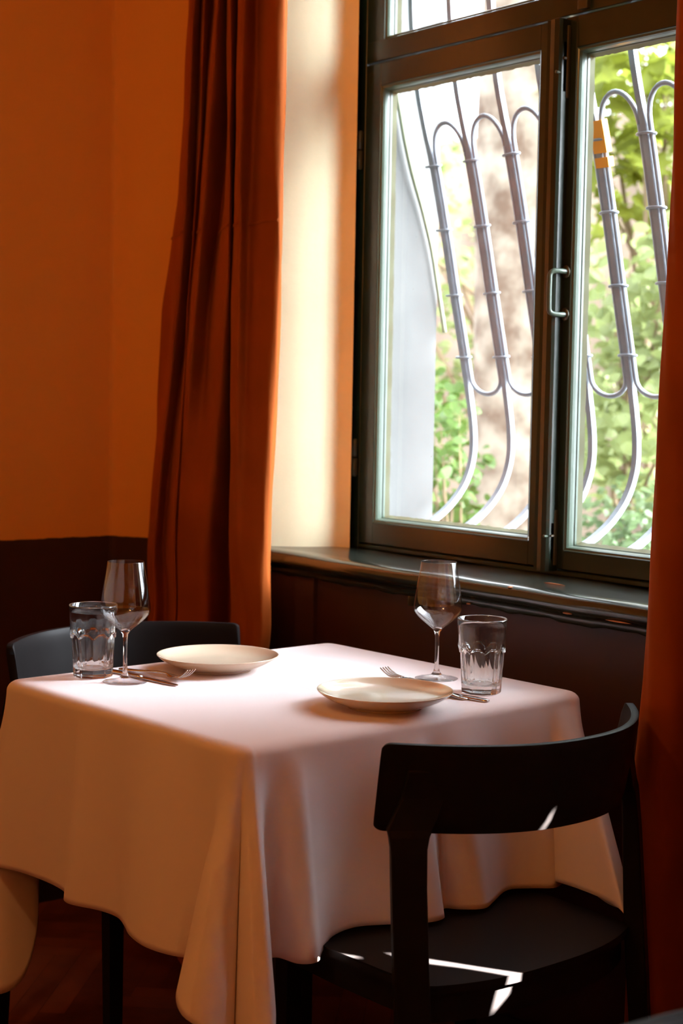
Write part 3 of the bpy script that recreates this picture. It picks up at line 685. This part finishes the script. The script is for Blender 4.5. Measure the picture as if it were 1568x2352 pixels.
def wine_glass(x, y, label, rz):
    t = empty('wine_glass', (x, y, .7518), rz); tag(t, label, 'wine glass')
    bm = bmesh.new(); add_lathe(bm, [(0, 0), (.0435, 0), (.0443, .0006), (.0436, .0013), (.036, .0022), (.022, .0048), (.012, .0082), (0, .0085)], 96); link('foot', bm, M['thin_glass'], t)
    bm = bmesh.new(); add_lathe(bm, [(0, .0087), (.0115, .0087), (.0070, .0140), (.0048, .0220), (.0040, .0400), (.0039, .0650), (.0043, .0850), (.0060, .0960), (.0098, .1018), (.0085, .1052), (0, .1040)], 48); link('stem', bm, M['glass'], t)
    bm = bmesh.new(); add_lathe(bm, [(.0100, .1020), (.0180, .1085), (.030, .1180), (.0400, .1270), (.0465, .1350), (.0492, .1415), (.0498, .1470), (.0490, .1560), (.0465, .1750), (.0425, .2000), (.0385, .2220), (.0362, .2385), (.0360, .2393), (.0355, .2396), (.0351, .2392), (.0353, .2384), (.0376, .2220), (.0416, .2000), (.0456, .1750), (.0481, .1560), (.0489, .1470), (.0482, .1418), (.0455, .1356), (.0390, .1280), (.0290, .1195), (.0170, .1105), (.0090, .1060)], 96)
    link('bowl', bm, M['thin_glass'], t); return t
def tumbler(x, y, label, rz):
    t = empty('drinking_tumbler', (x, y, .7518), rz); tag(t, label, 'tumbler')
    n = 9
    def facet(r, z, a):
        # smooth upper third, arched flat facets below
        k = (a / (2 * math.pi) * n) % 1.0; d = (k - .5) * 2 * math.pi / n
        arch = .0800 + .0085 * math.cos((k - .5) * math.pi) if True else 0
        rf = r * math.cos(math.pi / n) / math.cos(d)
        if z > arch: return r + (.0012 if z < arch + .006 else 0), z
        if z < .0005: return rf, z
        return rf - .0009, z
    outer = [(0, 0), (.030, 0), (.0375, .0003), (.0400, .002), (.0405, .006)] + [(.0405 + (.0452 - .0405) * (z - .006) / .084, z) for z in [.006 + .084 * k / 28 for k in range(1, 29)]] + [(.0458, .0925), (.0462, .100), (.0470, .115), (.0478, .130), (.0484, .1425), (.0482, .1450), (.0472, .1456), (.0462, .1448)]
    inner = [(.0452, .130), (.0440, .110), (.0428, .095), (.0412, .080), (.0390, .060), (.0365, .040), (.0345, .026), (.0325, .020), (.028, .0165), (.015, .0150), (0, .0145)]
    bm = bmesh.new(); ang = 144
    rings = []
    for i, (r, z) in enumerate(outer + inner):
        if r == 0: rings.append([bm.verts.new((0, 0, z))]); continue
        ring = []
        for k in range(ang):
            a = 2 * math.pi * k / ang; rr = facet(r, z, a)[0] if (i < len(outer) and z < .10 and r > .036) else r
            ring.append(bm.verts.new((rr * math.cos(a), rr * math.sin(a), z)))
        rings.append(ring)
    for a, b in zip(rings, rings[1:]):
        for k in range(ang):
            k2 = (k + 1) % ang
            if len(a) == 1: bm.faces.new((a[0], b[k], b[k2]))
            elif len(b) == 1: bm.faces.new((a[k], a[k2], b[0]))
            else: bm.faces.new((a[k], a[k2], b[k2], b[k]))
    link('facetted_body', bm, M['thick_glass'], t); return t
def merged(t):   # a thing made of one piece: keep the mesh itself as the thing
    ch = t.children[0]; ch.parent = None; ch.location = t.location; ch.rotation_euler = t.rotation_euler; ch.name = t.name.split('.')[0] + '_'
    for k_ in ('label', 'category'): ch[k_] = t[k_]
    nm = t.name; bpy.data.objects.remove(t); ch.name = nm; return ch
(wine_glass(-2.735, 1.595, 'empty wine glass on the left, just in front of a tumbler', 0))
(wine_glass(-2.431, 2.147, 'empty wine glass on the right, by the window sill', 1))
merged(tumbler(-2.824, 1.573, 'facetted clear tumbler partly behind the left wine glass', .2))
merged(tumbler(-2.269, 2.120, 'facetted clear tumbler right of the cutlery, nearest the window wall', .1))

def blade(pts, name_seq=None):
    """flat tapered strip: (s along, half width, thickness, z)"""
    bm = bmesh.new(); rings = []
    for s, w, th, z in pts:
        rings.append([bm.verts.new(p) for p in ((s, -w, z - th * .3), (s, -w * .7, z + th * .5), (s, w * .7, z + th * .5), (s, w, z - th * .3), (s, w * .7, z - th * .5), (s, -w * .7, z - th * .5))])
    for a, b in zip(rings, rings[1:]):
        for k in range(6): bm.faces.new((a[k], a[(k + 1) % 6], b[(k + 1) % 6], b[k]))
    bm.faces.new(rings[0][::-1]); bm.faces.new(rings[-1]); return bm
def fork(p0, p1, label, roll=0.0, curl=1.0):
    """p0 handle end, p1 tine tips"""
    p0, p1 = Vector(p0), Vector(p1); d = p1 - p0; L = d.length; s = L / .21
    t = empty('fork', p0, math.atan2(d.y, d.x)); t.rotation_euler[1] = -math.asin(d.z / L); t.rotation_euler[0] = roll; tag(t, label, 'fork')
    pr = [(0, .004, .003, .002), (.006, .0085, .003, .002), (.02, .0095, .003, .002), (.05, .0080, .003, .003), (.08, .0050, .0032, .005), (.11, .0036, .0036, .007), (.135, .0036, .0034, .007), (.145, .0060, .003, .006), (.152, .0110, .0024, .004), (.160, .0125, .002, .0028), (.166, .0125, .002, .0022)]
    link('handle', blade([(a * s, b * s, c, z) for a, b, c, z in pr]), M['steel'], t).data.shade_smooth()
    for k in range(4):
        y = (-.0103 + k * .00687) * s
        bm = bmesh.new(); rings = []
        for q, w, z in ((.163, .0023, .0024), (.172, .0018, .0018), (.185, .0016, .0024), (.198, .0013, .0070), (.209, .0006, .0125)):
            rings.append([bm.verts.new((q * s, y + a * w, z * (curl if q > .17 else 1) + b * .0011)) for a, b in ((-1, -1), (1, -1), (1, 1), (-1, 1))])
        for a, b in zip(rings, rings[1:]):
            for j in range(4): bm.faces.new((a[j], a[(j + 1) % 4], b[(j + 1) % 4], b[j]))
        bm.faces.new(rings[0][::-1]); bm.faces.new(rings[-1]); link('tine', bm, M['steel'], t)
    return t
def knife(p0, p1, label):
    p0, p1 = Vector(p0), Vector(p1); d = p1 - p0; L = d.length; s = L / .235
    t = empty('table_knife', p0, math.atan2(d.y, d.x)); t.rotation_euler[1] = -math.asin(d.z / L); tag(t, label, 'knife')
    pr = [(0, .0045, .004, .0026), (.005, .0085, .0048, .0026), (.02, .0095, .005, .0026), (.06, .0085, .005, .0028), (.10, .0068, .005, .0030), (.118, .0062, .005, .0030)]
    link('handle', blade([(a * s, b, c, z) for a, b, c, z in pr]), M['steel'], t).data.shade_smooth()
    pr = [(.1175, .0058, .0028, .0030), (.125, .0090, .0022, .0030), (.16, .0100, .0020, .0028), (.20, .0095, .0018, .0026), (.222, .0070, .0016, .0024), (.232, .0035, .0014, .0024), (.235, .0008, .0012, .0024)]
    link('blade', blade([(a * s, b, c, z) for a, b, c, z in pr]), M['steel'], t); return t
TZ = .7515
knife((-2.868, 1.626, TZ), (-2.636, 1.657, TZ), 'table knife in front of the left fork, passing behind the left wine glass')
fork((-2.862, 1.657, TZ + .0005), (-2.648, 1.696, TZ + .006), 'fork with raised tines lying between the left knife and the far plate', curl=1.7)
knife((-2.186, 2.062, TZ), (-2.395, 2.020, TZ), 'table knife tucked behind the near plate, handle beside the right tumbler')
fork((-2.224, 2.042, TZ), (-2.440, 2.013, TZ + .022), 'fork whose tines show above the rim of the near plate')

# ================================================================ CURTAINS
LCURT = [
   (3.15, [(-3.655, 2.37), (-3.569, 2.3), (-3.506, 2.265), (-3.577, 2.33), (-3.476, 2.275), (-3.541, 2.335), (-3.38, 2.255), (-3.526, 2.355), (-3.467, 2.29), (-3.417, 2.262), (-3.482, 2.36), (-3.386, 2.275), (-3.285, 2.235), (-3.330, 2.3), (-3.215, 2.255), (-3.168, 2.262), (-3.187, 2.295), (-3.28, 2.36)]),
   (2.312, [(-3.737, 2.37), (-3.642, 2.3), (-3.557, 2.265), (-3.63, 2.33), (-3.525, 2.275), (-3.583, 2.335), (-3.434, 2.255), (-3.537, 2.355), (-3.446, 2.29), (-3.386, 2.262), (-3.493, 2.36), (-3.373, 2.275), (-3.289, 2.235), (-3.323, 2.3), (-3.211, 2.255), (-3.172, 2.262), (-3.19, 2.295), (-3.291, 2.36)]),
   (1.934, [(-3.774, 2.37), (-3.675, 2.3), (-3.58, 2.262), (-3.645, 2.33), (-3.547, 2.275), (-3.584, 2.31), (-3.463, 2.25), (-3.533, 2.355), (-3.432, 2.285), (-3.372, 2.258), (-3.498, 2.36), (-3.367, 2.268), (-3.291, 2.232), (-3.312, 2.285), (-3.209, 2.252), (-3.174, 2.258), (-3.187, 2.288), (-3.296, 2.36)]),
   (1.549, [(-3.813, 2.33), (-3.716, 2.3), (-3.62, 2.262), (-3.676, 2.33), (-3.583, 2.27), (-3.579, 2.275), (-3.509, 2.245), (-3.558, 2.32), (-3.433, 2.262), (-3.37, 2.252), (-3.505, 2.36), (-3.366, 2.262), (-3.288, 2.228), (-3.293, 2.262), (-3.219, 2.25), (-3.175, 2.255), (-3.186, 2.285), (-3.3, 2.36)]),
   (0.952, [(-3.80, 2.31), (-3.785, 2.28), (-3.704, 2.25), (-3.729, 2.295), (-3.607, 2.25), (-3.611, 2.262), (-3.573, 2.245), (-3.477, 2.235), (-3.439, 2.25), (-3.474, 2.3), (-3.517, 2.37), (-3.365, 2.262), (-3.282, 2.222), (-3.249, 2.228), (-3.208, 2.232), (-3.187, 2.245), (-3.207, 2.28), (-3.328, 2.36)]),
   (0.67, [(-3.80, 2.30), (-3.78, 2.27), (-3.696, 2.24), (-3.707, 2.285), (-3.599, 2.24), (-3.599, 2.25), (-3.563, 2.235), (-3.472, 2.222), (-3.434, 2.24), (-3.485, 2.3), (-3.528, 2.37), (-3.35, 2.255), (-3.268, 2.215), (-3.236, 2.218), (-3.208, 2.225), (-3.193, 2.24), (-3.212, 2.275), (-3.338, 2.36)]),
   (-0.09, [(-3.82, 2.24), (-3.80, 2.20), (-3.716, 2.15), (-3.727, 2.195), (-3.619, 2.13), (-3.619, 2.14), (-3.583, 2.115), (-3.492, 2.092), (-3.454, 2.11), (-3.505, 2.18), (-3.548, 2.28), (-3.37, 2.125), (-3.288, 2.085), (-3.256, 2.088), (-3.228, 2.095), (-3.213, 2.11), (-3.232, 2.155), (-3.358, 2.26)]),
]
def curtain(name, levels, label, seam=None):
    lv = sorted(levels, key=lambda a: -a[0]); cols = [spline(l[1], 9) for l in lv]; zs = [l[0] for l in lv]
    rows = []; NV = 12; m = len(cols[0])
    for i in range(len(lv) - 1):
        g = lambda j: max(0, min(len(lv) - 1, j))
        for k in range(NV + (1 if i == len(lv) - 2 else 0)):
            t = k / NV; row = []
            for c in range(m):
                p = cr(cols[g(i - 1)][c], cols[i][c], cols[i + 1][c], cols[g(i + 2)][c], t); z = zs[i] + (zs[i + 1] - zs[i]) * t
                wz = .0015 * math.sin(z * 9 + c * .23) + .001 * math.sin(z * 23 + c * .51)
                row.append((p[0], p[1] + wz, z))
            rows.append(row)
    bm = bmesh.new(); grid_mesh(bm, rows)
    cx_ = sum(p[0] for p in rows[-1]) / m; cy_ = sum(p[1] for p in rows[-1]) / m; zb = rows[-1][0][2]
    for v in bm.verts: v.co -= Vector((cx_, cy_, zb))
    o = link(name, bm, M['curtain'], loc=(cx_, cy_, zb)); s = o.modifiers.new('thickness', 'SOLIDIFY'); s.thickness = .0025
    if label: tag(o, label, 'curtain')
    if seam:
        z = seam; i = min(range(len(rows)), key=lambda q: abs(rows[q][0][2] - z)); bm = bmesh.new()
        rr = []
        for dz, dy in ((-.004, 0.0), (-.0015, -.0022), (.0015, -.0022), (.004, 0.0)): rr.append([(p[0] - cx_, p[1] - cy_ + dy - .0012, p[2] - zb + dz) for p in rows[i]])
        grid_mesh(bm, rr); link('seam', bm, M['curtain'], o)
    return o
curtain('curtain', LCURT, 'long rust-orange velvet curtain gathered at the left of the window', seam=1.742)
# right curtain: leading edge bulges forward lower down
RE = [(3.15, -1.890), (2.022, -1.896), (1.723, -1.897), (1.418, -1.905), (1.186, -1.913), (0.99, -1.92), (0.822, -1.925), (0.709, -1.935), (0.62, -1.944), (0.3, -1.944), (-.09, -1.950)]
RC = []
for z, xe in RE:
    yo = 0.014 if z < 1.1 else 0.0; xe -= yo * .85
    RC.append((z, [(a, b + yo) for a, b in [(xe + .055, 2.300), (xe + .006, 2.262), (xe, 2.205), (xe + .020, 2.180), (xe + .050, 2.170), (xe + .085, 2.185), (xe + .105, 2.235), (xe + .125, 2.285), (xe + .150, 2.250), (xe + .175, 2.180), (xe + .215, 2.165), (xe + .25, 2.200), (xe + .275, 2.28), (xe + .32, 2.22), (xe + .36, 2.17), (xe + .41, 2.22), (xe + .45, 2.29), (xe + .51, 2.20), (xe + .57, 2.17), (xe + .64, 2.27), (-1.225, 2.30)]]))
curtain('curtain', RC, 'rust-red velvet curtain along the right edge of the picture')
# unseen curtain pair added over window 2, its slit shaped to throw the sun streaks
def edge(z):
    if z < 1.155: return -1.131 - (z - 1.007) * .30
    return -1.117 - (z - 1.18) * .20
c2l, c2r = [], []
for z in (3.15, 1.6, 1.30, 1.262, 1.252, 1.248, 1.186, 1.182, 1.170, 1.146, 1.142, 1.075, .978, .974, .963, .93, .5, -.09):
    e = edge(min(max(z, .9), 1.35)); op = .060 if .975 < z < 1.145 else (.034 if 1.184 < z < 1.25 else -.05)
    c2l.append((z, [(-1.27, 2.345), (-1.215, 2.34), (-1.19, 2.32), (e - .012, 2.298), (e, 2.30)]))
    c2r.append((z, [(e + op, 2.312), (e + op + .02, 2.31), (-.92, 2.25), (-.82, 2.32), (-.72, 2.24), (-.62, 2.30), (-.585, 2.25), (-.56, 2.32)]))
S(curtain('slit_curtain_left', c2l, None)); S(curtain('slit_curtain_right', c2r, None))

# ================================================================ PENDANT LAMPS (behind the camera)
def warm(strength):
    m = bpy.data.materials.new('warm_bulb'); m.use_nodes = True; n = m.node_tree; n.nodes.clear(); e = n.nodes.new('ShaderNodeEmission')
    e.inputs['Color'].default_value = (1.0, 0.45, 0.11, 1); e.inputs['Strength'].default_value = strength; o = n.nodes.new('ShaderNodeOutputMaterial'); n.links.new(e.outputs[0], o.inputs[0]); return m
for x, y, z, st in ((-1.9, 0.25, 2.70, 80), (0.1, -1.2, 2.35, 28)):
    t = empty('pendant_lamp', (x, y, z)); S(t)
    bm = bmesh.new(); bmesh.ops.create_uvsphere(bm, u_segments=24, v_segments=16, radius=.075); link('bulb', bm, warm(st), t)
    bm = bmesh.new(); add_tube(bm, [(0, 0, .07), (0, 0, CZ - z)], .004, 8); link('cord', bm, M['black_metal'], t)

# ================================================================ GARDEN
GZ = -0.75
bm = bmesh.new(); add_box(bm, -40, 20, YE, 45, GZ - .3, GZ); S(link('ground', bm, M['ground'], smooth=False))
bm = bmesh.new(); add_box(bm, -22, -5, 11.0, 11.3, GZ, 3.9); S(link('wall_garden', bm, M['courtyard'], smooth=False))

def leaf_poly(bm, c, ax, nrm, L, W, lobed=False):
    side = ax.cross(nrm).normalized(); nrm = side.cross(ax).normalized()
    if lobed: out = [(0, 0), (.10, .22), (-.02, .48), (.22, .36), (.38, .58), (.46, .26), (.72, .30), (.66, .12), (1.0, 0)]
    else: out = [(0, 0), (.15, .24), (.4, .40), (.68, .34), (.88, .16), (1.0, 0)]
    pts = [(a, b) for a, b in out] + [(a, -b) for a, b in out[-2:0:-1]]
    vs = [bm.verts.new(c + ax * (a * L) + side * (b * W) - nrm * (abs(b) * W * -.25 + a * a * L * .15)) for a, b in pts]
    bm.faces.new(vs)

def foliage_tree(name, base, height, blobs, nleaf, L, W, leafmat, label, cat, seed, lobed=False, trunk_r=.03, lean=(0, 0), group=None, flat=0.0):
    """blobs: list of (centre, radii) in world coordinates"""
    rnd = random.Random(seed); base = Vector(base); t = empty(name, base); tag(t, label, cat, group)
    bm = bmesh.new(); tot = sum(r[0] * r[1] * r[2] for _, r in blobs)
    for c, r in blobs:
        c = Vector(c); n = int(nleaf * r[0] * r[1] * r[2] / tot)
        for _ in range(n):
            while True:
                p = Vector((rnd.uniform(-1, 1), rnd.uniform(-1, 1), rnd.uniform(-1, 1)))
                if p.length < 1 and p.length > .25: break
            q = c + Vector((p.x * r[0], p.y * r[1], p.z * r[2])) - base
            an = rnd.uniform(0, 2 * math.pi)
            ax = Vector((math.cos(an), math.sin(an), rnd.uniform(-.9, .2))).normalized()
            nr = Vector((rnd.gauss(.45, .5), rnd.gauss(-.55, .5), rnd.gauss(.75, .45) - flat)).normalized()
            s = rnd.uniform(.65, 1.25); leaf_poly(bm, q, ax, nr, L * s, W * s, lobed)
    me = link('foliage', bm, leafmat, t, smooth=False)
    bm = bmesh.new(); top = base + Vector((lean[0], lean[1], height))
    pts = [base.lerp(top, k / 6) - base + Vector((.03 * math.sin(k * 2.1), .03 * math.cos(k * 1.7), 0)) for k in range(7)]
    add_tube(bm, pts, [trunk_r * (1 - .1 * k) for k in range(7)], 8)
    for c, r in blobs:
        c = Vector(c) - base
        for q in range(3):
            e = c + Vector((rnd.uniform(-.6, .6) * r[0], rnd.uniform(-.6, .6) * r[1], rnd.uniform(-.4, .7) * r[2])); m0 = pts[rnd.randrange(2, 6)]
            add_tube(bm, [m0, m0.lerp(e, .5) + Vector((0, 0, .06)), e], [trunk_r * .5, trunk_r * .35, trunk_r * .12], 6)
    link('branches', bm, M['twig'], t)
    return t

# big plane tree trunk behind the left sash
tt = empty('plane_tree', (-7.27, 7.0, GZ)); tag(tt, 'thick pale mottled tree trunk seen through the left window sash', 'tree')
bm = bmesh.new(); rings = []; n = 40; rnd = random.Random(4)
for i in range(40):
    z = i * .16; cx_ = .05 * math.sin(i * .18) + .012 * i * .35; rr = .335 - .0022 * i + (.12 * math.exp(-i * .5)); ring = []
    for k in range(n):
        a = 2 * math.pi * k / n; q = rr * (1 + .035 * math.sin(3 * a + i * .12) + .02 * math.sin(5 * a - i * .2)); ring.append(bm.verts.new((cx_ + q * math.cos(a), q * math.sin(a), z)))
    rings.append(ring)
for a, b in zip(rings, rings[1:]):
    for k in range(n): bm.faces.new((a[k], a[(k + 1) % n], b[(k + 1) % n], b[k]))
link('trunk', bm, M['bark'], tt)
bm = bmesh.new(); rnd = random.Random(11)
for _ in range(420):
    p = Vector((rnd.uniform(-2.2, 3.6), rnd.uniform(-1.2, 1.8), rnd.uniform(5.6, 7.6))); an = rnd.uniform(0, 6.28)
    leaf_poly(bm, p, Vector((math.cos(an), math.sin(an), -.4)).normalized(), Vector((rnd.gauss(.3, .5), rnd.gauss(-.4, .5), 1)).normalized(), .24, .22, True)
link('crown_leaves', bm, M['leaf_a'], tt, smooth=False)

foliage_tree('leafy_shrub', (-5.55, 5.0, GZ), 1.6, [((-5.75, 5.0, .95), (.30, .28, .42)), ((-5.72, 5.05, .40), (.30, .3, .50)), ((-5.62, 4.95, 1.20), (.20, .2, .28))], 820, .075, .058, M['leaf_b'], 'green leafy shrub low behind the left sash, between white reveal and tree trunk', 'shrub', 21, trunk_r=.018)
foliage_tree('young_tree', (-9.9, 9.0, GZ), 3.2, [((-10.3, 9.0, 2.4), (.8, .5, 1.1)), ((-9.9, 9.2, 1.2), (.8, .5, .7)), ((-10.7, 8.8, 3.4), (.7, .5, .8))], 800, .12, .09, M['leaf_c'], 'pale blurred young tree with a slanting stem far behind the left sash', 'tree', 22, lean=(.6, 0), trunk_r=.05)
foliage_tree('leafy_tree', (-6.6, 7.6, GZ), 3.6, [((-6.75, 7.4, 3.25), (.75, .5, .55)), ((-6.2, 7.6, 2.85), (.75, .5, .65)), ((-7.0, 7.6, 2.55), (.35, .4, .45))], 420, .22, .20, M['leaf_a'], 'yellow-green tree with large lobed leaves filling the top of the right sash', 'tree', 23, lobed=True, trunk_r=.05)
foliage_tree('climbing_hedge', (-5.6, 6.2, GZ), 2.6, [((-5.45, 6.2, 1.80), (.50, .25, .42)), ((-5.3, 6.1, 1.25), (.60, .25, .42)), ((-5.75, 6.3, 1.10), (.25, .25, .45)), ((-5.1, 6.2, 1.95), (.4, .25, .40))], 1000, .105, .085, M['leaf_c'], 'light green hedge with broad hanging leaves behind the middle of the right sash', 'hedge', 24, trunk_r=.03, flat=.5)
foliage_tree('low_bush', (-5.3, 5.6, GZ), 1.3, [((-4.95, 5.6, .50), (.42, .35, .50)), ((-4.6, 5.3, .35), (.5, .3, .5)), ((-5.2, 5.7, .25), (.2, .3, .5))], 2800, .055, .040, M['leaf_d'], 'dense dark green bush at the foot of the right sash', 'bush', 25, trunk_r=.02)
foliage_tree('far_tree', (-9.3, 10.2, GZ), 3.0, [((-9.0, 10.2, 1.6), (.9, .4, .8)), ((-8.0, 10.3, 2.2), (.9, .4, .7)), ((-8.4, 10.2, 1.0), (1.2, .4, .5))], 900, .12, .09, M['leaf_c'], 'pale foliage in front of the garden wall, furthest back', 'tree', 26, trunk_r=.05)

# ================================================================ scale survey units to metres, floor at z = 0
bpy.context.view_layer.update()
for o in list(COL.objects):
    if o.parent is None:
        o.location = (Vector(o.location) - Vector((0, 0, FZ))) * K
        if o.type not in ('CAMERA', 'LIGHT'): o.scale = o.scale * K
bpy.context.view_layer.update()
